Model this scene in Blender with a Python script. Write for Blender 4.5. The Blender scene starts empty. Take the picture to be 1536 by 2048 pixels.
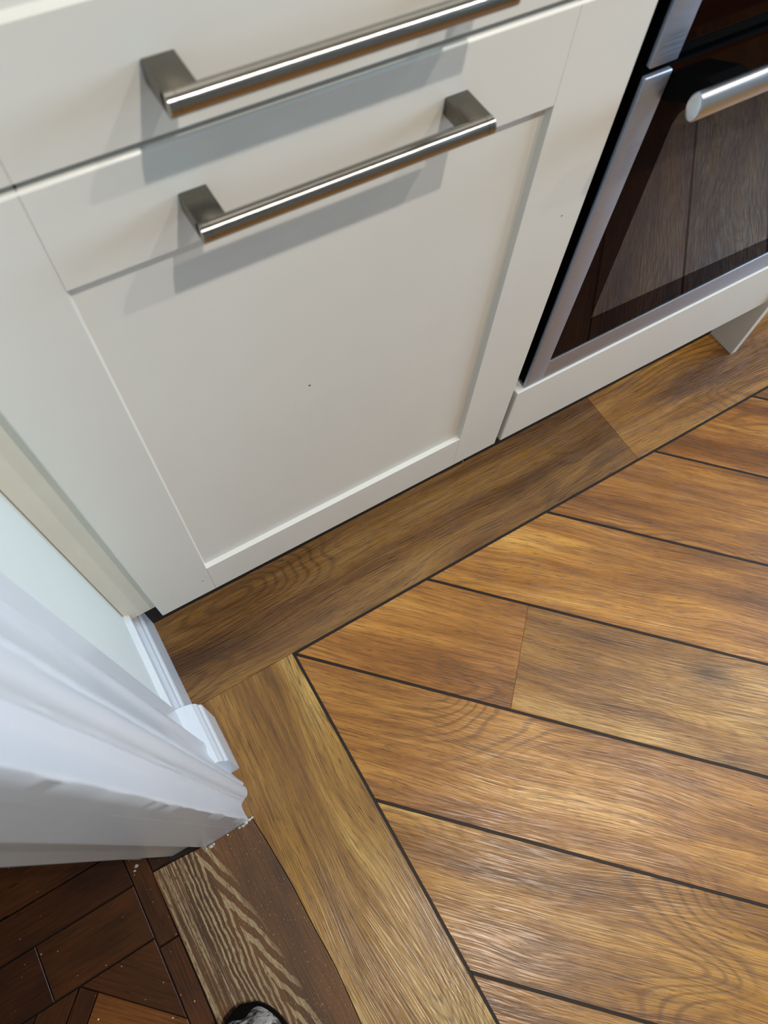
import bpy, bmesh, math, random
from mathutils import Vector, Matrix, Euler

# ------------------------------------------------------------------ camera, world, lights, exposure
S = bpy.context.scene
COL = S.collection
cd = bpy.data.cameras.new('camera')
cam = bpy.data.objects.new('camera', cd); COL.objects.link(cam); S.camera = cam
CX = (0.85594763, -0.51478282, 0.04850056)
CY = (-0.44926224, -0.78686594, -0.42309034)
CZ = (0.25596307, 0.3403537, -0.90478852)
cam.matrix_world = Matrix(((CX[0], -CY[0], -CZ[0], 0.07891), (CX[1], -CY[1], -CZ[1], -0.40155),
                           (CX[2], -CY[2], -CZ[2], 1.17359), (0, 0, 0, 1)))
cd.sensor_fit = 'HORIZONTAL'; cd.sensor_width = 7.4; cd.lens = 1423.94 / 1536 * 7.4
cd.clip_start = 0.02; cd.clip_end = 50
cd.dof.use_dof = True; cd.dof.focus_distance = 1.12; cd.dof.aperture_fstop = 2.0

w = bpy.data.worlds.new('world'); S.world = w; w.use_nodes = True
bg = w.node_tree.nodes['Background']; bg.inputs[0].default_value = (0.55, 0.68, 0.9, 1); bg.inputs[1].default_value = 0.8
vs = S.view_settings
vs.view_transform = 'Standard'; vs.look = 'None'; vs.gamma = 1.0; vs.use_curve_mapping = False
vs.exposure = 0.05
S.cycles.use_denoising = True; S.cycles.denoising_prefilter = 'ACCURATE'
S.cycles.max_bounces = 10; S.cycles.diffuse_bounces = 5; S.cycles.glossy_bounces = 5
S.cycles.sample_clamp_indirect = 6

LAMPS = [((0.56, -0.95), 70), ((1.37, -0.93), 44), ((2.18, -0.93), 28)]
CEIL = 2.48
WINDOW_POWER = 85
WX = 3.30                                   # right wall
# daylight from outside the window opening
al = bpy.data.lights.new('daylight', 'AREA'); al.shape = 'RECTANGLE'; al.size = 1.25; al.size_y = 1.15
al.energy = WINDOW_POWER; al.color = (0.58, 0.78, 1.0)
ao = bpy.data.objects.new('daylight', al); COL.objects.link(ao)
ao.location = (WX + 0.16, -0.95, 1.55); ao.rotation_euler = (0, math.radians(90), 0)

# ------------------------------------------------------------------ materials
def srgb(r, g, b):
    f = lambda c: (c / 255) / 12.92 if c <= 10 else (((c / 255) + 0.055) / 1.055) ** 2.4
    return (f(r), f(g), f(b), 1)

class NT:
    def __init__(s, name):
        s.m = bpy.data.materials.new(name); s.m.use_nodes = True
        s.t = s.m.node_tree; s.b = s.t.nodes['Principled BSDF']
    def n(s, typ, **kw):
        nd = s.t.nodes.new(typ)
        for k, v in kw.items(): setattr(nd, k, v)
        return nd
    def l(s, a, b): s.t.links.new(a, b)
    def val(s, sock, v):
        if hasattr(v, 'is_linked') or hasattr(v, 'links'): s.l(v, sock)
        else: sock.default_value = v
    def math(s, op, a, b=0.0, c=None, clamp=False):
        nd = s.n('ShaderNodeMath', operation=op, use_clamp=clamp)
        s.val(nd.inputs[0], a); s.val(nd.inputs[1], b)
        if c is not None: s.val(nd.inputs[2], c)
        return nd.outputs[0]
    def noise(s, vec, scale, detail=3, rough=.5, dist=0.0):
        nd = s.n('ShaderNodeTexNoise'); s.l(vec, nd.inputs['Vector'])
        nd.inputs['Scale'].default_value = scale; nd.inputs['Detail'].default_value = detail
        nd.inputs['Roughness'].default_value = rough; nd.inputs['Distortion'].default_value = dist
        return nd.outputs['Fac']
    def mapping(s, vec, scale, loc=(0, 0, 0), rot=(0, 0, 0)):
        nd = s.n('ShaderNodeMapping'); s.l(vec, nd.inputs[0])
        nd.inputs['Scale'].default_value = scale; nd.inputs['Location'].default_value = loc
        nd.inputs['Rotation'].default_value = rot
        return nd.outputs[0]
    def mix(s, fac, a, b, blend='MIX'):
        nd = s.n('ShaderNodeMix', data_type='RGBA', blend_type=blend)
        s.val(nd.inputs[0], fac)
        s.val(nd.inputs[6], a); s.val(nd.inputs[7], b)
        return nd.outputs[2]
    def ramp(s, fac, stops, interp='LINEAR'):
        nd = s.n('ShaderNodeValToRGB'); nd.color_ramp.interpolation = interp; s.l(fac, nd.inputs[0])
        cr = nd.color_ramp
        while len(cr.elements) < len(stops): cr.elements.new(0.5)
        for e, (p, c) in zip(cr.elements, stops):
            e.position = p; e.color = c if isinstance(c, tuple) else (c, c, c, 1)
        return nd.outputs[0]
    def rng(s, v, a, b, c=0.0, d=1.0):
        nd = s.n('ShaderNodeMapRange'); s.l(v, nd.inputs[0])
        for i, x in enumerate((a, b, c, d)): nd.inputs[i + 1].default_value = x
        return nd.outputs[0]
    def bump(s, h, strength, dist=0.001):
        nd = s.n('ShaderNodeBump'); nd.inputs['Strength'].default_value = strength
        nd.inputs['Distance'].default_value = dist; s.l(h, nd.inputs['Height'])
        s.l(nd.outputs[0], s.b.inputs['Normal'])
    def set(s, **kw):
        for k, v in kw.items(): s.b.inputs[k.replace('_', ' ')].default_value = v
    def objvec(s, rnd=True):
        tc = s.n('ShaderNodeTexCoord').outputs['Object']
        if not rnd: return tc
        oi = s.n('ShaderNodeObjectInfo')
        k = s.math('MULTIPLY', oi.outputs['Random'], 37.0)
        cb = s.n('ShaderNodeCombineXYZ'); s.l(k, cb.inputs[0]); s.l(s.math('MULTIPLY', k, 3.7), cb.inputs[1])
        va = s.n('ShaderNodeVectorMath', operation='ADD'); s.l(tc, va.inputs[0]); s.l(cb.outputs[0], va.inputs[1])
        return va.outputs[0]

def paint_mat(name, col, rough=.35, var=.04, bump=.03, spots=0.0, scale=6, streak=False):
    t = NT(name); v = t.objvec(False)
    n1 = t.noise(v, scale, 4, .6)
    c2 = tuple(x * (1 - var) for x in col[:3]) + (1,)
    c = t.mix(t.rng(n1, .35, .65), col, c2)
    if spots:
        sp = t.noise(v, 90, 1, .5)
        c = t.mix(t.rng(sp, .80, .83, 0, spots), c, srgb(120, 118, 108))
    t.l(c, t.b.inputs['Base Color'])
    t.set(Roughness=rough)
    if streak: h = t.noise(t.mapping(v, (160, 160, 5)), 1, 3, .6)
    else: h = t.noise(v, 260, 2, .5)
    t.bump(h, bump * 10, .0004)
    return t.m

def oak_mat(name='oak_plank', rough=.25):
    t = NT(name); v = t.objvec()
    oi = t.n('ShaderNodeObjectInfo')
    # grain lines bend gently: warp the across-board coordinate with a smooth field
    fld = t.noise(t.mapping(v, (1.5, 6.0, 1)), 1, 2, .4, .2)
    sx = t.n('ShaderNodeSeparateXYZ'); t.l(v, sx.inputs[0])
    yw = t.math('ADD', sx.outputs[1], t.math('MULTIPLY', t.math('SUBTRACT', fld, .5), .10))
    cb = t.n('ShaderNodeCombineXYZ'); t.l(sx.outputs[0], cb.inputs[0]); t.l(yw, cb.inputs[1]); v2 = cb.outputs[0]
    big = t.noise(t.mapping(v2, (1.6, 13, 1)), 1, 4, .62, .3)
    mid = t.noise(t.mapping(v2, (4, 120, 1)), 1, 4, .6, .3)
    fine = t.noise(t.mapping(v2, (15, 560, 1)), 1, 3, .6, .1)
    pore = t.noise(t.mapping(v2, (42, 800, 1), (3, 1, 0)), 1, 2, .5)
    # cathedral figure: contour lines of a second smooth field, only in places
    f2 = t.noise(t.mapping(v, (2.6, 8.0, 1), (7, 3, 0)), 1, 1, .3, .3)
    iso = t.rng(t.math('SINE', t.math('MULTIPLY', f2, 170.0)), .1, 1.0)
    gate = t.rng(t.noise(t.mapping(v, (2.4, 5, 1), (5, 2, 0)), 1, 1), .50, .62)
    iso = t.math('MULTIPLY', iso, gate)
    c = t.ramp(t.rng(big, .32, .68), [(0, srgb(104, 66, 28)), (.4, srgb(168, 115, 52)), (.72, srgb(202, 147, 70)), (1, srgb(228, 178, 100))])
    c = t.mix(t.rng(mid, .46, .66, 0, .50), c, srgb(116, 72, 34))
    c = t.mix(t.rng(fine, .50, .62, 0, .55), c, srgb(88, 52, 24))
    c = t.mix(t.math('MULTIPLY', iso, .50), c, srgb(94, 58, 28))
    c = t.mix(t.rng(pore, .60, .68, 0, .65), c, srgb(58, 36, 18))
    # knots with a dark eye
    vor = t.n('ShaderNodeTexVoronoi', feature='F1'); t.l(t.mapping(v2, (2.4, 6.5, 1)), vor.inputs['Vector'])
    vor.inputs['Scale'].default_value = 1.0
    dd = t.math('ADD', vor.outputs['Distance'], t.math('MULTIPLY', t.math('SUBTRACT', mid, .5), .12))
    kn = t.math('MULTIPLY', t.rng(dd, .03, .15, .75, 0), t.rng(t.noise(t.mapping(v, (.9, 2.1, 1)), 1, 0), .46, .56))
    c = t.mix(kn, c, srgb(70, 44, 24))
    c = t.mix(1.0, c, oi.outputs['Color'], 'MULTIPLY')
    t.l(c, t.b.inputs['Base Color'])
    t.l(t.rng(fine, .3, .7, rough, rough + .10), t.b.inputs['Roughness'])
    t.b.inputs['Specular IOR Level'].default_value = .54
    rip = t.noise(t.mapping(v2, (13, 390, 1), (9, 4, 0)), 1, 2, .4, .12)
    h = t.math('SUBTRACT', t.math('MULTIPLY', rip, .9), t.math('MULTIPLY', t.rng(fine, .5, .62), .25))
    h = t.math('SUBTRACT', h, t.math('MULTIPLY', iso, .15))
    t.bump(h, .42, .0014)
    return t.m

def pine_mat():
    # worn threshold: local x runs along the board (towards -y world), local y across
    t = NT('worn_pine'); v = t.objvec(False)
    sx = t.n('ShaderNodeSeparateXYZ'); t.l(v, sx.inputs[0]); X, Y = sx.outputs[0], sx.outputs[1]
    wob = t.math('SUBTRACT', t.noise(t.mapping(v, (12, 30, 1)), 1, 4, .62), .5)
    yy = t.math('ADD', Y, t.math('MULTIPLY', wob, .006))
    d = t.math('SUBTRACT', yy, t.math('MULTIPLY', X, .12))
    dr = t.math('MAXIMUM', d, 0.0); dl = t.math('MAXIMUM', t.math('MULTIPLY', d, -1.0), 0.0)
    f = t.math('SUBTRACT', X, t.math('MULTIPLY', dr, 4.0))
    f = t.math('SUBTRACT', f, t.math('MULTIPLY', dl, 8.5))
    f = t.math('ADD', f, t.math('MULTIPLY', wob, .10))
    s = t.math('SINE', t.math('MULTIPLY', f, 2 * math.pi / .058))
    chev = t.rng(s, .05, .35)
    jag = t.noise(t.mapping(v, (110, 420, 1)), 1, 3, .65)
    chev = t.math('MULTIPLY', chev, t.rng(jag, .32, .46))
    # plainer wood to the right, streaky to the left
    right = t.rng(d, .018, .030)
    strk = t.rng(t.noise(t.mapping(v, (4, 210, 1)), 1, 3, .6), .48, .56)
    left = t.rng(Y, -.036, -.026, 1, 0)
    pig = t.mix(left, chev, t.math('MULTIPLY', strk, t.rng(jag, .36, .5)))
    pig = t.math('MULTIPLY', pig, t.math('SUBTRACT', 1.0, right))
    base = t.mix(t.rng(t.noise(t.mapping(v, (5, 16, 1)), 1, 4), .35, .68), srgb(118, 78, 42), srgb(70, 48, 28))
    gr = t.noise(t.mapping(v, (14, 520, 1)), 1, 3, .6)
    base = t.mix(t.rng(gr, .48, .66, 0, .55), base, srgb(62, 42, 24))
    fleck = t.rng(t.noise(t.mapping(v, (240, 420, 1)), 1, 1), .68, .72, 0, .5)
    c = t.mix(pig, base, t.mix(t.rng(gr, .4, .6), srgb(182, 158, 118), srgb(146, 122, 88)))
    c = t.mix(fleck, c, srgb(176, 156, 124))
    t.l(c, t.b.inputs['Base Color']); t.set(Roughness=.55)
    t.bump(t.math('ADD', gr, t.math('MULTIPLY', pig, .8)), .5, .0008)
    return t.m

def parquet_mat():
    t = NT('aged_parquet'); v = t.objvec(); oi = t.n('ShaderNodeObjectInfo')
    big = t.noise(t.mapping(v, (6, 14, 1)), 1, 4, .6)
    g = t.noise(t.mapping(v, (14, 360, 1)), 1, 3, .6)
    c = t.mix(t.rng(big, .3, .7), srgb(96, 56, 22), srgb(52, 29, 11))
    c = t.mix(t.rng(g, .46, .68, 0, .6), c, srgb(40, 18, 8))
    st = t.noise(t.mapping(v, (18, 60, 1)), 1, 2, .6)
    c = t.mix(t.rng(st, .70, .73, 0, .9), c, srgb(12, 8, 6))
    dust = t.noise(v, 240, 0, .5)
    c = t.mix(t.rng(dust, .83, .85, 0, .8), c, srgb(190, 180, 160))
    c = t.mix(1.0, c, oi.outputs['Color'], 'MULTIPLY')
    t.l(c, t.b.inputs['Base Color']); t.set(Roughness=.42)
    t.bump(g, .4, .0006)
    return t.m

def metal_mat(name, col, rough=.25, grain=(900, 6, 900), gs=.15):
    t = NT(name); v = t.objvec(False)
    g = t.noise(t.mapping(v, grain), 1, 2, .6)
    t.l(t.mix(t.rng(g, .3, .7, 0, .5), col, tuple(x * .86 for x in col[:3]) + (1,)), t.b.inputs['Base Color'])
    t.set(Metallic=1.0)
    t.l(t.rng(g, .3, .7, rough - .05, rough + .06), t.b.inputs['Roughness'])
    t.bump(g, gs, .0002)
    return t.m

def plain(name, col, rough=.5, metallic=0.0, ior=1.5, emit=0.0, ecol=None, spec=.5):
    t = NT(name); t.b.inputs['Specular IOR Level'].default_value = spec; v = t.objvec(False)
    n = t.noise(v, 40, 2)
    t.l(t.mix(t.rng(n, .35, .65, 0, .25), col, tuple(x * .85 for x in col[:3]) + (1,)), t.b.inputs['Base Color'])
    t.set(Roughness=rough, Metallic=metallic, IOR=ior)
    if emit:
        t.b.inputs['Emission Color'].default_value = ecol or col; t.b.inputs['Emission Strength'].default_value = emit
    return t.m

M = {}
M['cream'] = paint_mat('cream_cabinet_paint', srgb(222, 221, 213), .30, .03, .010)
M['filler'] = paint_mat('cream_filler_paint', srgb(228, 223, 208), .38, .05, .012, .5)
M['white'] = paint_mat('white_gloss_paint', srgb(218, 226, 234), .28, .03, .035, .0, 9, True)
M['wall'] = paint_mat('white_wall_paint', srgb(226, 235, 234), .55, .02, .02, .4)
M['roomwall'] = paint_mat('pale_room_paint', srgb(150, 147, 142), .8, .03, .02)
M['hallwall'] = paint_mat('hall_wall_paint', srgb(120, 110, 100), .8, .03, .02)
M['ceiling'] = paint_mat('ceiling_paint', srgb(165, 162, 156), .85, .02, .01)
M['oak'] = oak_mat()
M['pine'] = pine_mat()
M['parquet'] = parquet_mat()
M['strip'] = plain('dark_inlay_vinyl', srgb(38, 30, 28), .5, spec=.25)
M['subfloor'] = plain('dark_subfloor', srgb(34, 26, 22), .8)
M['plinth'] = plain('shade_dark_plinth', srgb(22, 16, 12), .7)  # near-black colour carries the shadow under the cabinets
M['steel'] = metal_mat('brushed_steel', srgb(166, 162, 154), .21, (30, 900, 900), .06)
M['steelend'] = metal_mat('satin_steel', srgb(116, 112, 102), .32, (500, 500, 500), .05)
tn = [n for n in M['steel'].node_tree.nodes if n.type == 'BSDF_PRINCIPLED'][0]
tg = M['steel'].node_tree.nodes.new('ShaderNodeTangent'); tg.direction_type = 'RADIAL'; tg.axis = 'X'
M['steel'].node_tree.links.new(tg.outputs[0], tn.inputs['Tangent'])
tn.inputs['Anisotropic'].default_value = .85; tn.inputs['Anisotropic Rotation'].default_value = .25
M['alu'] = metal_mat('brushed_aluminium', srgb(186, 196, 214), .52, (12, 600, 600), .08)
M['alubright'] = metal_mat('bright_aluminium', srgb(214, 222, 230), .33, (12, 500, 500), .05)
M['black'] = plain('black_plastic', srgb(7, 7, 8), .45, spec=.06)
M['void'] = plain('black_recess', srgb(4, 4, 4), .9, spec=.05)  # black plastic and oven body, also painted shade in the deep gaps
M['glassdark'] = plain('black_brown_glass', srgb(26, 11, 6), .02, 0, 1.075)
M['glassin'] = plain('tinted_inner_glass', srgb(52, 42, 35), .02, 0, 1.30)
M['scuff'] = plain('dark_scuff', srgb(50, 46, 42), .7)
M['lampmetal'] = plain('white_lamp_ring', srgb(230, 230, 230), .4)
M['lamp'] = plain('lamp_lens', srgb(255, 236, 205), .4, emit=14, ecol=srgb(255, 226, 186))
M['glue'] = paint_mat('chipped_white_paint', srgb(206, 204, 196), .6, .3, .2, .6, 60)

# ------------------------------------------------------------------ mesh helpers
def finish(name, bm, mat, parent=None, loc=(0, 0, 0), rotz=0.0, smooth=False):
    me = bpy.data.meshes.new(name); bmesh.ops.recalc_face_normals(bm, faces=bm.faces); bm.to_mesh(me); bm.free()
    for m in (mat if isinstance(mat, (list, tuple)) else [mat]): me.materials.append(m)
    if smooth:
        for p in me.polygons: p.use_smooth = True
        try: me.set_sharp_from_angle(angle=math.radians(38))
        except Exception: pass
    o = bpy.data.objects.new(name, me); COL.objects.link(o)
    o.location = loc; o.rotation_euler = (0, 0, rotz)
    if parent: o.parent = parent
    return o

def add_box(bm, x0, x1, y0, y1, z0, z1, bev=0.0, seg=2, mi=0):
    b2 = bmesh.new()
    vs_ = [b2.verts.new((x, y, z)) for x in (x0, x1) for y in (y0, y1) for z in (z0, z1)]
    for f in ((0, 1, 3, 2), (4, 6, 7, 5), (0, 4, 5, 1), (2, 3, 7, 6), (0, 2, 6, 4), (1, 5, 7, 3)):
        b2.faces.new([vs_[i] for i in f])
    bmesh.ops.recalc_face_normals(b2, faces=b2.faces)
    if bev: bmesh.ops.bevel(b2, geom=list(b2.edges), offset=bev, segments=seg, profile=.5, affect='EDGES')
    merge(bm, b2, mi)

def merge(bm, b2, mi=0, mat=None):
    if mat is not None: bmesh.ops.transform(b2, matrix=mat, verts=b2.verts)
    mp = {v: bm.verts.new(v.co) for v in b2.verts}
    for f in b2.faces:
        try: nf = bm.faces.new([mp[v] for v in f.verts]); nf.material_index = mi
        except ValueError: pass
    b2.free()

def add_prism(bm, poly, z0, z1, cham=0.0, mi=0):
    """vertical prism on an xy polygon, small chamfer at its top edge"""
    n = len(poly)
    area = sum(poly[i][0] * poly[(i + 1) % n][1] - poly[(i + 1) % n][0] * poly[i][1] for i in range(n))
    if area < 0: poly = poly[::-1]
    bot = [bm.verts.new((x, y, z0)) for x, y in poly]
    if cham:
        ins = inset(poly, cham)
        mid = [bm.verts.new((x, y, z1 - cham)) for x, y in poly]
        top = [bm.verts.new((x, y, z1)) for x, y in ins]
        rings = [bot, mid, top]
    else: rings = [bot, [bm.verts.new((x, y, z1)) for x, y in poly]]
    for a, b in zip(rings[:-1], rings[1:]):
        for i in range(n):
            f = bm.faces.new((a[i], a[(i + 1) % n], b[(i + 1) % n], b[i])); f.material_index = mi
    f = bm.faces.new(rings[-1]); f.material_index = mi
    f = bm.faces.new(bot[::-1]); f.material_index = mi

def inset(poly, d):
    n = len(poly); out = []
    for i in range(n):
        p0, p1, p2 = Vector(poly[i - 1]), Vector(poly[i]), Vector(poly[(i + 1) % n])
        e1 = (p1 - p0).normalized(); e2 = (p2 - p1).normalized()
        n1 = Vector((-e1.y, e1.x)); n2 = Vector((-e2.y, e2.x))
        m = n1 + n2
        if m.length < 1e-6: m = n1
        m = m / max(.35, m.dot(n1))
        out.append(tuple(p1 + m * d))
    return out

def clip(poly, a, b, c):
    """keep a*x + b*y >= c"""
    out = []
    for i in range(len(poly)):
        p, q = poly[i], poly[(i + 1) % len(poly)]
        dp = a * p[0] + b * p[1] - c; dq = a * q[0] + b * q[1] - c
        if dp >= 0: out.append(p)
        if (dp > 0 and dq < 0) or (dp < 0 and dq > 0):
            t = dp / (dp - dq); out.append((p[0] + (q[0] - p[0]) * t, p[1] + (q[1] - p[1]) * t))
    res = []
    for p in out:
        if not res or (abs(p[0] - res[-1][0]) + abs(p[1] - res[-1][1])) > 1e-5: res.append(p)
    if len(res) > 1 and abs(res[0][0] - res[-1][0]) + abs(res[0][1] - res[-1][1]) < 1e-5: res.pop()
    return res

def lathe_x(bm, x0, x1, cy, cz, ry, rz, seg=32, mi=0, round_end=0.0):
    st = [(x0, 1.0), (x1, 1.0)]
    if round_end:
        st = [(x0, .86), (x0 + round_end * .4, .95), (x0 + round_end, 1), (x1 - round_end, 1), (x1 - round_end * .4, .95), (x1, .86)]
    rings = []
    for x, k in st:
        rings.append([bm.verts.new((x, cy + math.cos(2 * math.pi * i / seg) * ry * k, cz + math.sin(2 * math.pi * i / seg) * rz * k)) for i in range(seg)])
    for a, b in zip(rings[:-1], rings[1:]):
        for i in range(seg):
            f = bm.faces.new((a[i], a[(i + 1) % seg], b[(i + 1) % seg], b[i])); f.material_index = mi
    bm.faces.new(rings[0][::-1]).material_index = mi; bm.faces.new(rings[-1]).material_index = mi

def thing(name, label, cat, loc=(0, 0, 0), group=None):
    o = bpy.data.objects.new(name, None); COL.objects.link(o); o.location = loc
    o['label'] = label; o['category'] = cat; o.empty_display_size = .05
    if group: o['group'] = group
    return o
def boxobj(name, dims, mat, parent=None, bev=0.0, kind=None, org=None, seg=2):
    x0, x1, y0, y1, z0, z1 = dims
    if org is None: org = (0, 0, 0) if parent is None else tuple(parent.location)
    bm = bmesh.new()
    cx, cy, cz = (x0 + x1) / 2, (y0 + y1) / 2, (z0 + z1) / 2
    add_box(bm, x0 - cx, x1 - cx, y0 - cy, y1 - cy, z0 - cz, z1 - cz, bev, seg)
    o = finish(name, bm, mat, parent, (cx - org[0], cy - org[1], cz - org[2]))
    if kind: o['kind'] = kind
    return o
def struct(o, label=None, cat=None):
    o['kind'] = 'structure'
    if label: o['label'] = label
    if cat: o['category'] = cat
    return o

random.seed(4)
# ------------------------------------------------------------------ room shell
YF, YB = -2.9, 0.62                          # wall behind the camera, wall behind the cabinets
XW = -0.0475                                 # kitchen face of the left wall
XH = -0.176                                  # hall face of the left wall
DO0, DO1 = -0.245, -1.10                     # rough door opening in y
o = boxobj('ceiling', (-1.5, WX, YF, YB, CEIL, CEIL + .08), M['ceiling'], kind='structure'); struct(o, 'flat pale ceiling with recessed downlights', 'ceiling')
bm = bmesh.new()
add_box(bm, XH, XW, DO0, YB, -.006, CEIL); add_box(bm, XH, XW, YF, DO1, -.006, CEIL); add_box(bm, XH, XW, DO1, DO0, 2.06, CEIL)
struct(finish('wall_left', bm, M['wall']), 'white painted wall between cabinets and doorway', 'wall')
struct(boxobj('wall_back', (XW, WX, YB, YB + .1, -.006, CEIL), M['roomwall']), 'pale wall behind the kitchen cabinets', 'wall')
struct(boxobj('wall_front', (XW, WX, YF - .1, YF, -.006, CEIL), M['roomwall']), 'pale wall behind the viewer', 'wall')
bm = bmesh.new()
wy0, wy1, wz0, wz1 = -1.6, -.3, .95, 2.15
add_box(bm, WX, WX + .12, YF, wy0, 0, CEIL); add_box(bm, WX, WX + .12, wy1, YB, 0, CEIL)
add_box(bm, WX, WX + .12, wy0, wy1, 0, wz0); add_box(bm, WX, WX + .12, wy0, wy1, wz1, CEIL)
struct(finish('wall_right', bm, M['roomwall']), 'pale wall with the daylight window', 'wall')
bm = bmesh.new()
for a in ((wy0, wy0 + .05, wz0, wz1), (wy1 - .05, wy1, wz0, wz1), (wy0 + .05, wy1 - .05, wz0, wz0 + .05), (wy0 + .05, wy1 - .05, wz1 - .05, wz1), ((wy0 + wy1) / 2 - .025, (wy0 + wy1) / 2 + .025, wz0 + .05, wz1 - .05)):
    add_box(bm, WX + .03, WX + .08, *a, bev=.003)
struct(finish('window_1', bm, M['white']), 'white framed window letting in daylight', 'window')
for nm, d in (('wall_hall', (-1.5, -1.4, YF, YB, -.006, CEIL)), ('wall_hall_back', (-1.4, XH, YB, YB + .1, -.006, CEIL)), ('wall_hall_front', (-1.4, XH, YF - .1, YF, -.006, CEIL))):
    struct(boxobj(nm, d, M['hallwall']), {'wall_hall': 'dim wall across the dark hall', 'wall_hall_back': 'dim end wall of the hall beyond the doorway', 'wall_hall_front': 'dim end wall of the hall behind the viewer'}[nm], 'wall')

# downlights in the ceiling
for i, ((lx, ly), pw) in enumerate(LAMPS):
    d = thing('downlight', ['recessed white ceiling downlight nearest the doorway', 'recessed white ceiling downlight above the oven side', 'recessed white ceiling downlight nearest the window'][i], 'ceiling light', (lx, ly, CEIL), 'recessed ceiling downlights')
    bm = bmesh.new(); seg = 32
    prof = [(.030, -.001), (.032, -.004), (.043, -.004), (.045, 0.0)]
    rs = [[bm.verts.new((r * math.cos(2 * math.pi * k / seg), r * math.sin(2 * math.pi * k / seg), z)) for k in range(seg)] for r, z in prof]
    for a, b in zip(rs[:-1], rs[1:]):
        for k in range(seg): bm.faces.new((a[k], a[(k + 1) % seg], b[(k + 1) % seg], b[k]))
    finish('ring', bm, M['lampmetal'], d, smooth=True)
    bm = bmesh.new(); bmesh.ops.create_circle(bm, cap_ends=True, radius=.030, segments=32)
    finish('lens', bm, M['lamp'], d, (0, 0, -.0012))
    sl = bpy.data.lights.new('downlight_lamp', 'SPOT'); sl.energy = pw; sl.color = (1.0, .92, .82)
    sl.spot_size = math.radians(140); sl.spot_blend = .8; sl.shadow_soft_size = .024
    so = bpy.data.objects.new('downlight_lamp', sl); COL.objects.link(so); so.parent = d; so.location = (0, 0, -.03)

# ------------------------------------------------------------------ floor
floor = boxobj('floor', (-1.5, WX, YF, YB, -.05, -.0062), M['subfloor'])
struct(floor, 'wood-look floor of border, diagonal field, threshold and old parquet', 'floor')
FO = tuple(floor.location)
X0, Y0, D = 0.1473, -0.1079, 0.2619
HS = .0023                                   # half strip
def plank(poly, rot, mat, col=(1, 1, 1), name='plank', z=0.0, cham=.0004, th=.005):
    """poly in world xy; grain along direction rot"""
    cx = sum(p[0] for p in poly) / len(poly); cy = sum(p[1] for p in poly) / len(poly)
    c, s = math.cos(-rot), math.sin(-rot)
    lp = [((x - cx) * c - (y - cy) * s, (x - cx) * s + (y - cy) * c) for x, y in poly]
    bm = bmesh.new(); add_prism(bm, lp, -th, 0, cham)
    o = finish(name, bm, mat, floor, (cx - FO[0], cy - FO[1], z - FO[2]), rot)
    o.color = (*col, 1)
    return o
rect = lambda x0, x1, y0, y1: [(x0, y0), (x1, y0), (x1, y1), (x0, y1)]
# border boards along the cabinets
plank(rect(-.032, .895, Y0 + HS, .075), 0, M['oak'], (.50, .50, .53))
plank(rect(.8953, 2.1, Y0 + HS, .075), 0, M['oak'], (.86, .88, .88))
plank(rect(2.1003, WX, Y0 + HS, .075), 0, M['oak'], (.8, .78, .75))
# border board along the doorway
EDGE = [(-.0235, -.2945), (-.0195, -.33), (-.014, -.40), (-.0125, -.46), (-.0095, -.53), (-.012, -.60), (-.013, -.9)]
poly = [(X0 - HS, -1.02), (X0 - HS, Y0 + HS - .0003), (-.045, Y0 + HS - .0003), (-.045, -.2945)] + EDGE[:-1] + [(-.0125, -1.02)]
plank(poly, -math.pi / 2, M['oak'], (.76, .83, .85))
plank([(X0 - HS, -2.2), (X0 - HS, -1.0203), (-.0125, -1.0203), (-.0125, -1.12), (-.0475, -1.12), (-.0475, -2.2)], -math.pi / 2, M['oak'], (.8, .8, .78))
plank(rect(-.0475, X0 - HS, YF, -2.2003), -math.pi / 2, M['oak'], (.9, .9, .85))
# inlay strips round the field
plank(rect(X0 - HS, WX, Y0 - HS, Y0 + HS), 0, M['strip'], name='inlay_strip', z=-.0002, cham=.0003)
plank(rect(X0 - HS, X0 + HS, YF, Y0 - HS), -math.pi / 2, M['strip'], name='inlay_strip', z=-.0002, cham=.0003)
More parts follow.
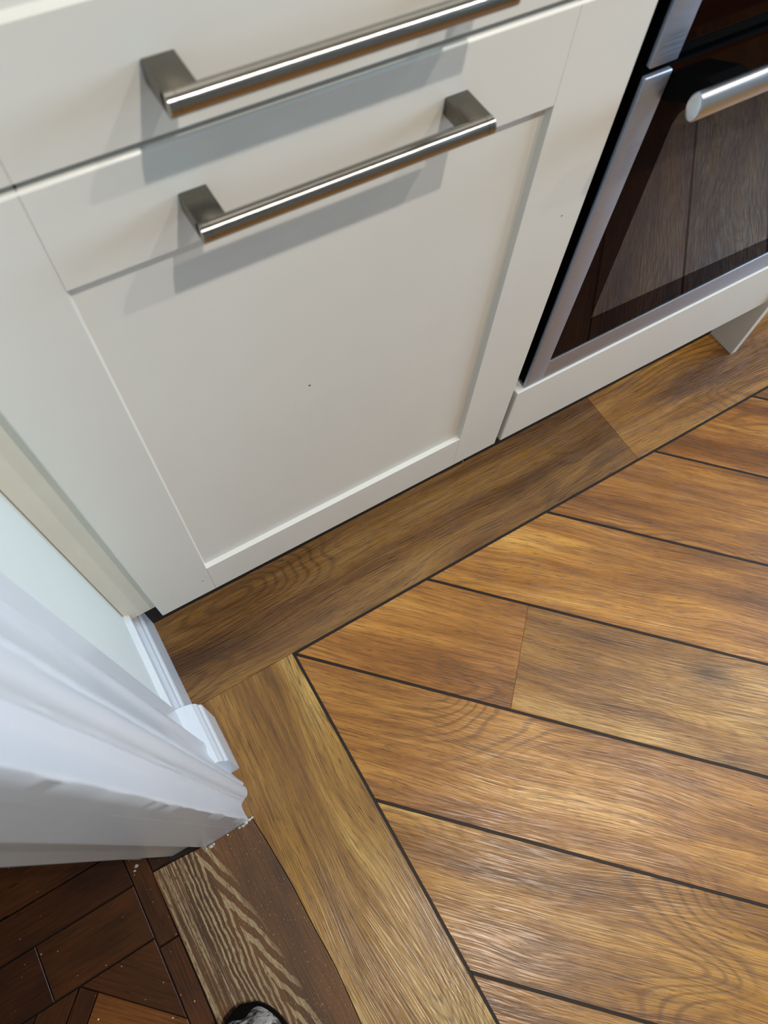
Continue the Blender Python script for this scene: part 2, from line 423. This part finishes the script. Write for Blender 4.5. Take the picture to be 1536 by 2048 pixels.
# diagonal field
R2 = math.sqrt(2); Wd = D / R2; v0 = (X0 + Y0) / R2
uv2w = lambda u, v: ((u + v) / R2, (v - u) / R2)
def field(poly, hs=HS):
    for a, b, c in ((1, 0, X0 + hs), (0, -1, -(Y0 - hs)), (-1, 0, -WX), (0, 1, YF)):
        poly = clip(poly, a, b, c)
        if len(poly) < 3: return []
    return poly
TINT = {(0, 0): (.96, .90, .82), (1, 0): (.98, .88, .74), (1, 1): (.90, .94, 1.02), (2, 0): (1.04, .95, .78), (3, 0): (.92, .82, .72), (4, 0): (.86, .74, .64), (-1, 0): (1.0, 1.02, .98), (-2, 0): (.92, .9, .84)}
JO = {1: .547, 0: 1.3, 2: 1.35, 3: 1.5, 4: 1.7, -1: 1.28, -2: 1.05}
for k in range(-12, 14):
    va, vb = v0 + k * Wd + HS, v0 + (k + 1) * Wd - HS
    # row k=0 of the tables is the one under the corner line
    kk = k + 1
    j = JO.get(kk, random.uniform(.1, 1.2)) - (3.6 if kk > 4 or kk < -2 else 0)
    cuts = [-3.0, j] if kk in JO else [j]
    while cuts[-1] < 4.6: cuts.append(cuts[-1] + 1.22)
    n = 0
    for ua, ub in zip(cuts[:-1], cuts[1:]):
        p = field([uv2w(ua + .0001, va), uv2w(ub - .0001, va), uv2w(ub - .0001, vb), uv2w(ua + .0001, vb)])
        if len(p) < 3: continue
        col = TINT.get((kk, n)) or (random.uniform(.85, 1.05), random.uniform(.82, 1.0), random.uniform(.72, .95))
        plank(p, -math.pi / 4, M['oak'], col); n += 1
    p = field([uv2w(-3.0, vb + .0001), uv2w(4.8, vb + .0001), uv2w(4.8, vb + 2 * HS - .0001), uv2w(-3.0, vb + 2 * HS - .0001)], HS + .0001)
    if len(p) >= 3: plank(p, -math.pi / 4, M['strip'], name='inlay_strip', z=-.0002, cham=.0003)
# threshold board of worn pine
TX0, TX1 = -.1775, -.0135
poly = [(TX0, -1.10), (TX0 - .001, -.70), (TX0, -.45), (TX0 - .002, -.289), (-.15, -.2905), (-.10, -.2945)] + [(x - .0011, y) for x, y in EDGE[:-1]] + [(-.0138, -1.10)]
cxt, cyt = -.110, -.3467
bm = bmesh.new(); c, s = math.cos(math.pi / 2), math.sin(math.pi / 2)
add_prism(bm, [((x - cxt) * c - (y - cyt) * s, (x - cxt) * s + (y - cyt) * c) for x, y in poly], -.006, .0010, .0006)
th = finish('threshold_board', bm, M['pine'], floor, (cxt - FO[0], cyt - FO[1], -FO[2]), -math.pi / 2)
th['label'] = 'worn pine threshold board with pale pointed grain'
# hall parquet
def pq(poly, rot, col, z=-.0005): return plank(inset(poly if sum(poly[i][0] * poly[(i + 1) % len(poly)][1] - poly[(i + 1) % len(poly)][0] * poly[i][1] for i in range(len(poly))) > 0 else poly[::-1], .0007), rot, M['parquet'], col, 'parquet_block', z, .0007, .005)
G = .0008
pq(rect(-.2095, -.1795, -.380, -.245), -math.pi / 2, (.95, .85, .7))
pq(rect(-.2095, -.1795, -.78, -.3805), -math.pi / 2, (1.1, .98, .75))
pq(rect(-.2095, -.1795, -1.3, -.7805), -math.pi / 2, (1.0, .9, .75))
pq(rect(-.1795, -.152, -.288, -.245), 0, (.55, .55, .5))
for ya, yb, js, cols in ((-.236, -.165, (-.21, -.52, -.9, -1.3), ((.95, .92, .95), (1, .95, .9))), (-.2895, -.236, (-.2095, -.53, -.86, -1.3), ((.62, .55, .5), (.55, .5, .5))),
                         (-.366, -.29, (-.2095, -.354, -.72, -1.05, -1.4), ((.88, .78, .62), (.5, .42, .4))), (-.165, -.09, (-.21, -.4, -.8, -1.3), ((.7, .6, .5),))):
    for q, (xa, xb) in enumerate(zip(js[1:], js[:-1])):
        pq(rect(xa, xb, ya, yb), 0, cols[min(q, len(cols) - 1)])
for q in range(9):                           # rest of the hall floor, behind the wall
    ya = -.0895 + q * .0785; xo = -.21 - (.17 if q % 2 else 0)
    xs = [-.1765, xo] + [xo - .36 * m for m in range(1, 4)]
    for xa, xb in zip(xs[1:], xs[:-1]):
        if xb - max(xa, -1.4) > .02: pq(rect(max(xa, -1.4), xb, ya, min(ya + .0780, .62)), 0, (random.uniform(.6, 1),) * 3)
# herringbone beyond the frieze: diagonal blocks cut by the frieze lines
def hcl(p):
    for a, b, c in ((-1, 0, .2100), (0, -1, .3668), (1, 0, -1.4), (0, 1, -1.6)):
        p = clip(p, a, b, c)
        if len(p) < 3: return []
    return p
e1 = Vector((1, -1)) / R2; e2 = Vector((1, 1)) / R2
P0 = Vector((-.3195, -.3665))                # start of the long diagonal joint
w_ = .066; L_ = .33
hb = []
hb.append(([P0, P0 + e1 * L_, P0 + e1 * L_ + e2 * .2, P0 + e2 * .2], -math.pi / 4, (1.0, .86, .62)))
Q0 = P0 + e1 * .027
hb.append(([Q0, Q0 + e1 * L_, Q0 + e1 * L_ - e2 * w_, Q0 - e2 * w_], -math.pi / 4, (2.3, 2.3, 2.0)))
hb.append(([P0, Q0, Q0 - e2 * L_, P0 - e2 * L_], math.pi / 4, (.9, .78, .6)))
hb.append(([P0 - e1 * .042, P0, P0 - e2 * L_, P0 - e1 * .042 - e2 * L_], math.pi / 4, (.8, .7, .55)))
R0 = Q0 - e2 * w_
for k in range(16):
    A0 = P0 - e1 * (.042 + w_ * k)
    hb.append(([A0 - e1 * w_ + e2 * .9, A0 + e2 * .9, A0 - e2 * 1.2, A0 - e1 * w_ - e2 * 1.2], math.pi / 4, (random.uniform(.6, 1.0),) * 3))
for k in range(7):
    a = R0 + e1 * (w_ * k) - e2 * (w_ * 0)
    hb.append(([R0 - e2 * w_ * k, R0 - e2 * w_ * k + e1 * .7, R0 - e2 * w_ * (k + 1) + e1 * .7, R0 - e2 * w_ * (k + 1)], -math.pi / 4, (random.uniform(.8, 1.3),) * 3))
for p, r, cc in hb:
    p = hcl([tuple(q) for q in p])
    if len(p) >= 3: pq(p, r, cc)

# ------------------------------------------------------------------ left wall joinery
def profile_x(name, pts, y0, y1, mat, bev=0.0):
    """xz profile extruded along y"""
    bm = bmesh.new(); a = [bm.verts.new((x, y0, z)) for x, z in pts]; b = [bm.verts.new((x, y1, z)) for x, z in pts]
    n = len(pts)
    for i in range(n): bm.faces.new((a[i], a[(i + 1) % n], b[(i + 1) % n], b[i]))
    bm.faces.new(a[::-1]); bm.faces.new(b)
    if bev:
        bmesh.ops.recalc_face_normals(bm, faces=bm.faces)
        bmesh.ops.bevel(bm, geom=[e for e in bm.edges if e.calc_length() > .01], offset=bev, segments=2, profile=.5, affect='EDGES')
    return struct(finish(name, bm, mat))
def skirt(xf, zt):
    return [(XW, 0), (xf, 0), (xf, .112), (xf - .0016, .1165), (xf - .0035, .119), (xf - .005, .132), (xf - .0085, .140), (xf - .0095, .1435), (XW + .008 + (xf + .030) * .4, zt - .004), (XW + .004, zt), (XW, zt)]
o = profile_x('baseboard_left', skirt(-.0300, .172), -.1345, .30, M['white'])
o['label'] = 'white moulded skirting board under the wall by the cabinets'
o = profile_x('trim_1', skirt(-.0085, .160), -.2235, -.1345, M['white'])
o['label'] = 'short thicker white skirting block beside the door casing'
def plan(name, pts, z0, z1, mat, label, smooth=True, lean=None, wob=0.0):
    """vertical moulding from its plan outline; lean / wob make the old joinery slightly out of true"""
    bm = bmesh.new(); n = len(pts); zs = [z0]
    stp = .012 if wob else .3
    while zs[-1] < z1 - 1e-6: zs.append(min(z1, zs[-1] + (stp if zs[-1] < 1.0 or not wob else .1)))
    rn = random.Random(name); rings = []
    off = [0.0] * n
    for z in zs:
        ring = []
        for i, (x, y) in enumerate(pts):
            if wob and XW + .004 < x:
                off[i] = off[i] * .6 + rn.gauss(0, wob); x += off[i]; y += off[i] * (.8 if i % 2 else -.5)
            if lean: dx, dy = lean(x, y); x += dx * min(z, .85); y += dy * min(z, .85)
            ring.append(bm.verts.new((x, y, z)))
        rings.append(ring)
    for A, B in zip(rings[:-1], rings[1:]):
        for i in range(n): bm.faces.new((A[i], A[(i + 1) % n], B[(i + 1) % n], B[i]))
    bm.faces.new(rings[0][::-1]); bm.faces.new(rings[-1])
    o = finish(name, bm, mat, smooth=smooth); struct(o); o['label'] = label; return o
plan('trim_2', [(XW, -.134), (-.0392, -.134), (-.0385, -.1347), (-.0385, -.1915), (XW, -.1915)], .158, 2.18, M['white'], 'flat white backing strip between wall and door casing', False)
# door casing profile (plan), from the wall side to the opening
arch = [(XW, -.1905), (-.0260, -.1905), (-.0238, -.1925), (-.0232, -.1960), (-.0236, -.1995), (-.0252, -.2025)]
for k in range(1, 9):                        # hollow
    a = k / 8; arch.append((-.0262 + .0122 * a ** 1.7, -.2035 - .0395 * a))
arch += [(-.0131, -.2446), (-.0128, -.2462), (-.0133, -.2478), (-.0150, -.2486), (-.0150, -.2500), (-.0133, -.2518), (-.0123, -.2545), (-.0127, -.2590), (-.0146, -.2632), (-.0165, -.2655), (-.0195, -.2668), (-.0218, -.2674), (-.0228, -.2686), (-.0250, -.2692), (-.0272, -.2704), (-.0289, -.2724), (-.0298, -.2752), (-.0301, -.2790), (-.0301, -.2835), (-.0298, -.2880), (-.0294, -.2925), (-.0293, -.2945), (-.0298, -.2958), (-.0310, -.2968), (-.0420, -.2969), (-.0520, -.2969), (-.0520, -.1905)]
plan('trim_3', arch, 0, 2.16, M['white'], 'white moulded door casing with worn rounded edges', True, lambda x, y: (0, -.006 if y < -.27 else 0), .00013)
# door lining with rebate, hall casing
jamb = [(-.0521, -.29695), (-.1010, -.29695), (-.1022, -.2960), (-.1022, -.2845), (-.1465, -.2835), (-.1465, DO0), (-.0521, DO0)]
plan('trim_4', jamb, 0, 2.10, M['white'], 'white painted door lining with a rebate facing the threshold', False, lambda x, y: (.022 if -.11 < x < -.10 else 0, -.006 if y < -.29 else 0))
plan('trim_5', [(-.1470, -.2640), (-.1885, -.2640), (-.1920, -.2620), (-.1935, -.2580), (-.1935, -.205), (-.190, -.200), (XH - .0003, -.200), (XH - .0003, -.2455), (-.1470, -.2455)], 0, 2.16, M['white'], 'white door casing on the hall side of the wall', True, lambda x, y: (0, .028 if y < -.25 else 0))
# the opening's far side and head
plan('trim_6', [(-.0515, -1.072), (-.172, -1.072), (-.172, DO1), (-.0515, DO1)], 0, 2.03, M['white'], 'white door lining at the far side of the doorway', False)
bm = bmesh.new(); add_box(bm, -.172, -.0515, DO1 + .028, DO0 - .036, 2.03, 2.06)
o = struct(finish('trim_7', bm, M['white'])); o['label'] = 'white head lining across the top of the doorway'
plan('trim_8', [(XW, -1.066), (-.024, -1.066), (-.018, -1.072), (-.016, -1.12), (-.030, -1.165), (XW, -1.17)], 0, 2.16, M['white'], 'white door casing at the far side of the doorway')
# blobs of old paint and filler at the feet
bm = bmesh.new()
for i, (bx, by, r) in enumerate(((-.0345, -.2985, .0026), (-.0285, -.2972, .0022), (-.040, -.3000, .0020), (-.0232, -.2968, .0016), (-.046, -.2995, .0015), (-.088, -.3003, .0016), (-.0930, -.3010, .0022), (-.1005, -.3005, .0014), (-.065, -.2995, .0012), (-.1960, -.2690, .0022), (-.2005, -.2735, .0016))):
    b2 = bmesh.new(); bmesh.ops.create_icosphere(b2, subdivisions=2, radius=r)
    for v in b2.verts: v.co *= random.uniform(.75, 1.25)
    zz = .0018 if bx > -.18 and by > -.31 else .0008
    merge(bm, b2, 0, Matrix.Translation((bx, by, zz)) @ Matrix.Scale(1.4, 4, (1, 0, 0)) @ Matrix.Scale(.7, 4, (0, 0, 1)))
o = finish('paint_crumbs', bm, M['glue'], smooth=True); o['kind'] = 'stuff'; o['label'] = 'crumbs of old white paint at the foot of the door casing'; o['category'] = 'paint'

# ------------------------------------------------------------------ cabinets
W, ZB, ZT, ST = .596, .150, .8627, .0851
def make_handle(parent, x0, zc, length=.2355):
    """bar handle standing 40 mm off the door"""
    bm = bmesh.new(); r = .0070; cy = -.0330
    x1 = x0 + length
    for a, b in ((x0, x0 + .0205), (x1 - .0205, x1)):      # feet
        add_box(bm, a, b, cy + .001, .0, zc - r, zc + r, .0007, 2, 1)
    for a, b in ((x0, x0 + .0058), (x1 - .0058, x1)): lathe_x(bm, a, b, cy, zc, r, r, 40, 0)
    lathe_x(bm, x0 + .0062, x1 - .0062, cy, zc, r, r, 40, 0)
    lathe_x(bm, x0 + .0056, x0 + .0064, cy, zc, r - .0007, r - .0007, 40, 0)
    lathe_x(bm, x1 - .0064, x1 - .0056, cy, zc, r - .0007, r - .0007, 40, 0)
    o = finish('handle', bm, [M['steel'], M['steelend']], smooth=True)
    o.parent = parent
    pl = parent.matrix_world.translation if False else Vector(parent['wloc'])
    o.location = -pl
    o['label'] = 'brushed steel bar handle'
    return o
def shaker_door(parent, x0, x1, z0, z1, rb, rt, st):
    """panel mesh is the part, stiles, rails and handle are its sub-parts"""
    th, rec, ch = .020, .0070, .0020
    st += ch; rb += ch; rt += ch
    px, pz = (x0 + x1) / 2, (z0 + z1) / 2
    pnl = boxobj('door', (x0 + st - .004, x1 - st + .004, rec, th - .002, z0 + rb - .004, z1 - rt + .004), M['cream'], parent, org=tuple(parent.location))
    wl = Vector((px, (rec + th - .002) / 2, (z0 + rb + z1 - rt) / 2)); pnl['wloc'] = list(wl)
    def member(name, quad, inner):
        """vertical-front bar with outer eased edges and a chamfer on the inner side"""
        bm = bmesh.new(); xa, xb, za, zb = quad
        e = .0018
        b2 = bmesh.new()
        # cross profile built directly: front face inset on selected sides
        l = {'L': 0, 'R': 0, 'B': 0, 'T': 0}
        ins = dict(l)
        for s_ in 'LRBT': ins[s_] = {'i': ch, 'o': e, 'j': .0002}[inner[s_]]
        dep = {s_: {'i': rec + .001, 'o': e, 'j': .0003}[inner[s_]] for s_ in 'LRBT'}
        fr = [(xa + ins['L'], 0, za + ins['B']), (xb - ins['R'], 0, za + ins['B']), (xb - ins['R'], 0, zb - ins['T']), (xa + ins['L'], 0, zb - ins['T'])]
        def ringat(y):
            f_ = lambda s_: ins[s_] * max(0.0, 1 - y / (dep[s_] if inner[s_] != 'i' else rec)) ** (1 if inner[s_] == 'i' else 1.8)
            return [(xa + f_('L'), y, za + f_('B')), (xb - f_('R'), y, za + f_('B')), (xb - f_('R'), y, zb - f_('T')), (xa + f_('L'), y, zb - f_('T'))]
        rings = [ringat(0), ringat(.0004), ringat(.0018), ringat(rec), ringat(th)]
        vr = [[b2.verts.new(p) for p in r_] for r_ in rings]
        for A_, B_ in zip(vr[:-1], vr[1:]):
            for i in range(4): b2.faces.new((A_[i], A_[(i + 1) % 4], B_[(i + 1) % 4], B_[i]))
        b2.faces.new(vr[0]); b2.faces.new(vr[-1][::-1])
        merge(bm, b2)
        bmesh.ops.translate(bm, verts=bm.verts, vec=-wl)
        return finish(name, bm, M['cream'], pnl)
    member('stile', (x0, x0 + st, z0, z1), dict(L='o', R='i', B='o', T='o'))
    member('stile', (x1 - st, x1, z0, z1), dict(L='i', R='o', B='o', T='o'))
    g = .0006
    member('rail', (x0 + st - ch + .0003, x1 - st + ch - .0003, z0, z0 + rb), dict(L='j', R='j', B='o', T='i'))
    member('rail', (x0 + st - ch + .0003, x1 - st + ch - .0003, z1 - rt, z1), dict(L='j', R='j', B='i', T='o'))
    return pnl
tall = thing('tall_cabinet', 'cream shaker tall cabinet with two bar-handled doors beside the white wall', 'cabinet', (0, 0, 0))
boxobj('body', (0.004, .594, .0235, .58, .150, 2.20), M['filler'], tall)
boxobj('plinth', (-.0295, .592, .0545, .07, .0, .150), M['plinth'], tall)
o = boxobj('filler_strip', (XW + .0009, .0030, .0183, .036, .150, 2.20), M['filler'], tall, .0006)
ld = shaker_door(tall, 0, W, ZB, ZT, .0832, .0816, ST)
make_handle(ld, .1785, .8185)
ud = shaker_door(tall, 0, W, ZT + .0050, 2.16, .0832, .0816, ST)
make_handle(ud, .1765, .9095)
def scuff(parent, x, z, rx, rz, y):
    wl = Vector(parent['wloc']); bm = bmesh.new()
    bmesh.ops.create_circle(bm, cap_ends=True, radius=1, segments=10)
    for v in bm.verts: v.co = Vector((v.co.x * rx * random.uniform(.7, 1.2), 0, v.co.y * rz * random.uniform(.7, 1.2)))
    geo = bmesh.ops.extrude_face_region(bm, geom=list(bm.faces)); 
    for v in geo['geom']:
        if isinstance(v, bmesh.types.BMVert): v.co.y -= .00012
    o = finish('scuff_mark', bm, M['scuff'], parent, tuple(Vector((x, y, z)) - wl)); o['label'] = 'tiny dark speck'
scuff(ld, .2674, .5353, .0012, .0016, .00695)
scuff(ld, .568, .640, .0012, .0010, -.00002); scuff(ld, .0735, .2000, .0020, .0008, -.00002)
for q in (ld, ud): del q['wloc']

# oven housing
hous = thing('oven_cabinet', 'cream cabinet around the oven with a low front panel', 'cabinet', (0, 0, 0))
boxobj('side_panel', (.598, .612, .030, .58, .150, .880), M['void'], hous)  # coloured black so the gap beside the oven reads as deep shade
boxobj('base_panel', (.612, 1.2275, .030, .58, .150, .168), M['filler'], hous)
boxobj('front_panel', (.6060, 1.2275, .0, .022, .150, .2872), M['cream'], hous, .0016, seg=3)
boxobj('support_rail', (.612, 1.2275, .022, .05, .262, .2862), M['filler'], hous)
boxobj('plinth', (.5985, 1.2275, .0545, .07, .0, .150), M['plinth'], hous)
ep = boxobj('end_panel', (1.2290, 1.2445, -.0085, .58, .0, .880), M['cream'], None, .0008)
ep['label'] = 'narrow cream end panel standing on the floor right of the oven'; ep['category'] = 'panel'
wt = boxobj('worktop', (.5985, 1.262, -.020, .60, .8805, .918), plain('dark_worktop', srgb(70, 66, 62), .3), None, .003)
wt['label'] = 'dark worktop over the oven cabinet'; wt['category'] = 'worktop'

# oven
ov = thing('oven', 'built-in double oven with dark glass doors and steel frame', 'oven', (0, 0, 0))
boxobj('body', (.625, 1.212, .026, .56, .292, .872), M['void'], ov)
OX0, OX1, OY = .6208, 1.2158, .0025
def frame(parent, x0, x1, z0, z1, sw, bw, tw, name='door'):
    bm = bmesh.new(); y1 = OY + .0062
    add_box(bm, x0, x0 + sw, OY, y1, z0, z1, .0016, 3); add_box(bm, x1 - sw, x1, OY, y1, z0, z1, .0016, 3)
    if bw: add_box(bm, x0 + sw - .002, x1 - sw + .002, OY + .00015, y1, z0, z0 + bw, .0012, 2)
    if tw: add_box(bm, x0 + sw - .002, x1 - sw + .002, OY + .00015, y1, z1 - tw, z1, .0012, 2)
    d = finish(name, bm, M['alu'], parent, smooth=True)
    boxobj('backing', (x0 + .0022, x1 - .0022, y1 + .0001, .0255, z0 + .002, z1 - .002), M['void'], d, .001, org=(0, 0, 0))
    return d
lo = frame(ov, OX0, OX1, .2885, .7690, .0335, .0450, 0)
g1 = boxobj('glass', (OX0 + .0345, OX1 - .0345, OY + .0010, OY + .006, .3345, .7670), M['glassdark'], lo, .0005, org=(0, 0, 0))
g1['label'] = 'dark brown glass pane'
bm = bmesh.new(); pts = [(.7050, .3990), (1.135, .3770), (1.146, .7000), (.7020, .7160), (.6935, .7110), (.6900, .7010)]
a = [bm.verts.new((x, OY + .0007, z)) for x, z in pts]; b = [bm.verts.new((x, OY + .0030, z)) for x, z in pts]
for i in range(len(pts)): bm.faces.new((a[i], a[(i + 1) % len(pts)], b[(i + 1) % len(pts)], b[i]))
bm.faces.new(a); bm.faces.new(b[::-1])
o = finish('viewing_window', bm, M['glassin'], lo); o['label'] = 'lighter tinted viewing window'
bm = bmesh.new()                              # bright bead along the glass foot
add_box(bm, OX0 + .0345, OX1 - .0345, OY - .0006, OY + .004, .3322, .3348, .0006, 1)
o = finish('bead', bm, M['alubright'], lo)
def bracket(xa, xb):
    bm = bmesh.new(); b2 = bmesh.new()
    prof = [(.0, .7385), (.0, .7655), (-.034, .7800), (-.046, .7800), (-.046, .7620), (-.034, .7560)]
    A = [b2.verts.new((xa, y + OY, z)) for y, z in prof]; B = [b2.verts.new((xb, y + OY, z)) for y, z in prof]
    n = len(prof)
    for i in range(n): b2.faces.new((A[i], A[(i + 1) % n], B[(i + 1) % n], B[i]))
    b2.faces.new(A[::-1]); b2.faces.new(B); merge(bm, b2)
    return finish('bracket', bm, M['black'], lo)
bracket(.6555, .7000); bracket(1.1370, 1.1815)
bm = bmesh.new(); lathe_x(bm, .6325, 1.204, -.0480, .7700, .0085, .0135, 40, 0, .0015)
o = finish('handle', bm, M['alubright'], lo, smooth=True); o['label'] = 'thick silver bar handle'
up = frame(ov, OX0, OX1, .7775, .872, .0335, 0, .03)
boxobj('glass', (OX0 + .0345, OX1 - .0345, OY + .0012, OY + .006, .7915, .8420), M['glassdark'], up, .0005, org=(0, 0, 0))
boxobj('lower_edge', (OX0 + .0345, OX1 - .0345, OY + .0030, OY + .006, .7790, .7905), M['void'], up, .0015, org=(0, 0, 0))

# ------------------------------------------------------------------ shoe on the threshold
def shoe():
    root = thing('shoe', 'scuffed silver and black shoe toe pointing in on the threshold board', 'shoe', (-.150, -.634, .0014))
    root.rotation_euler = (0, 0, math.radians(-4))
    t = NT('cracked_silver_leather'); v = t.objvec(False)
    n = t.noise(v, 55, 5, .65, 1.0); n2 = t.noise(t.mapping(v, (30, 60, 40)), 1, 4, .7, 1.5)
    c = t.ramp(n2, [(.34, srgb(40, 39, 40)), (.46, srgb(130, 128, 126)), (.56, srgb(215, 212, 208))])
    c = t.mix(t.rng(n, .58, .64), c, srgb(26, 26, 28)); t.l(c, t.b.inputs['Base Color'])
    t.set(Roughness=.24, Metallic=.45); t.bump(n2, .5, .001)
    L = .27
    def half(s):                              # half width at s in 0 (toe) .. 1 (heel)
        a = min(1, s / .28); w_ = .050 * math.sqrt(max(0, 1 - (1 - a) ** 2.0))
        if s > .3: w_ *= 1 - .32 * math.sin(min(1, (s - .3) / .45) * math.pi / 2) * (1 if s < .75 else 1)
        if s > .86: w_ *= math.sqrt(max(0.0, 1 - ((s - .86) / .14) ** 2.4))
        return max(w_, .0015)
    yof = lambda s: .135 - s * L
    # sole
    bm = bmesh.new(); N = 40; rings = []
    ss = [i / N for i in range(N + 1)]
    left = [(-half(s), yof(s)) for s in ss]; right = [(half(s), yof(s)) for s in ss[::-1]]
    out = left + right
    for z, k in ((0, .96), (.003, 1.02), (.016, 1.03), (.019, 1.0)):
        rings.append([bm.verts.new((x * k, y * (1 + (k - 1) * .4), z)) for x, y in out])
    for A, B in zip(rings[:-1], rings[1:]):
        for i in range(len(out)): bm.faces.new((A[i], A[(i + 1) % len(out)], B[(i + 1) % len(out)], B[i]))
    bm.faces.new(rings[0][::-1]); bm.faces.new(rings[-1])
    bmesh.ops.remove_doubles(bm, verts=bm.verts, dist=1e-5)
    finish('sole', bm, M['black'], root, smooth=True)
    # upper
    def height(s):
        if s < .45: return .024 + .038 * math.sin(min(1, s / .42) * math.pi / 2) ** 1.0
        return .062 + .022 * min(1, (s - .45) / .2)
    bm = bmesh.new(); K = 18; vr = []
    for s in ss:
        h = height(s) - .017; hw = half(s) * .955; row = []
        for j in range(K + 1):
            a = math.pi * j / K
            e = .62 if s < .45 else .5
            cx = math.cos(a); sx = math.sin(a)
            row.append(bm.verts.new((hw * math.copysign(abs(cx) ** e, cx), yof(s) - (.003 if s == 0 else 0) - .010 * sx * (1 - s) * (1 if s < .05 else .3), .017 + h * (sx ** .75) * (min(1, (s * 9) ** .5) if s < .11 else 1))))
        vr.append(row)
    for r1, r2 in zip(vr[:-1], vr[1:]):
        for j in range(K):
            s = ss[vr.index(r1)]
            if s > .52 and s < .95 and 5 <= j < K - 5: continue      # foot opening
            bm.faces.new((r1[j], r1[j + 1], r2[j + 1], r2[j]))
    o = finish('upper', bm, t.m, root, smooth=True)
    so = o.modifiers.new('thick', 'SOLIDIFY'); so.thickness = .0022; so.offset = -1
    # bow-like strap edge across the vamp
    bm = bmesh.new(); pr = None
    for j in range(25):
        a = math.pi * j / 24; s = .20; hw = half(s) * .97; h = height(s) - .015
        cx = math.cos(a); c0 = Vector((hw * math.copysign(abs(cx) ** .62, cx), yof(s) + .004 * math.sin(a), .017 + h * (math.sin(a) ** .75)))
        ring = [bm.verts.new(c0 + Vector((0, math.cos(q) * .0035, math.sin(q) * .0018 + .001))) for q in (0, 1.05, 2.1, 3.14, 4.2, 5.2)]
        if pr:
            for i in range(6): bm.faces.new((pr[i], pr[(i + 1) % 6], ring[(i + 1) % 6], ring[i]))
        pr = ring
    finish('welt', bm, M['black'], root, smooth=True)
shoe()
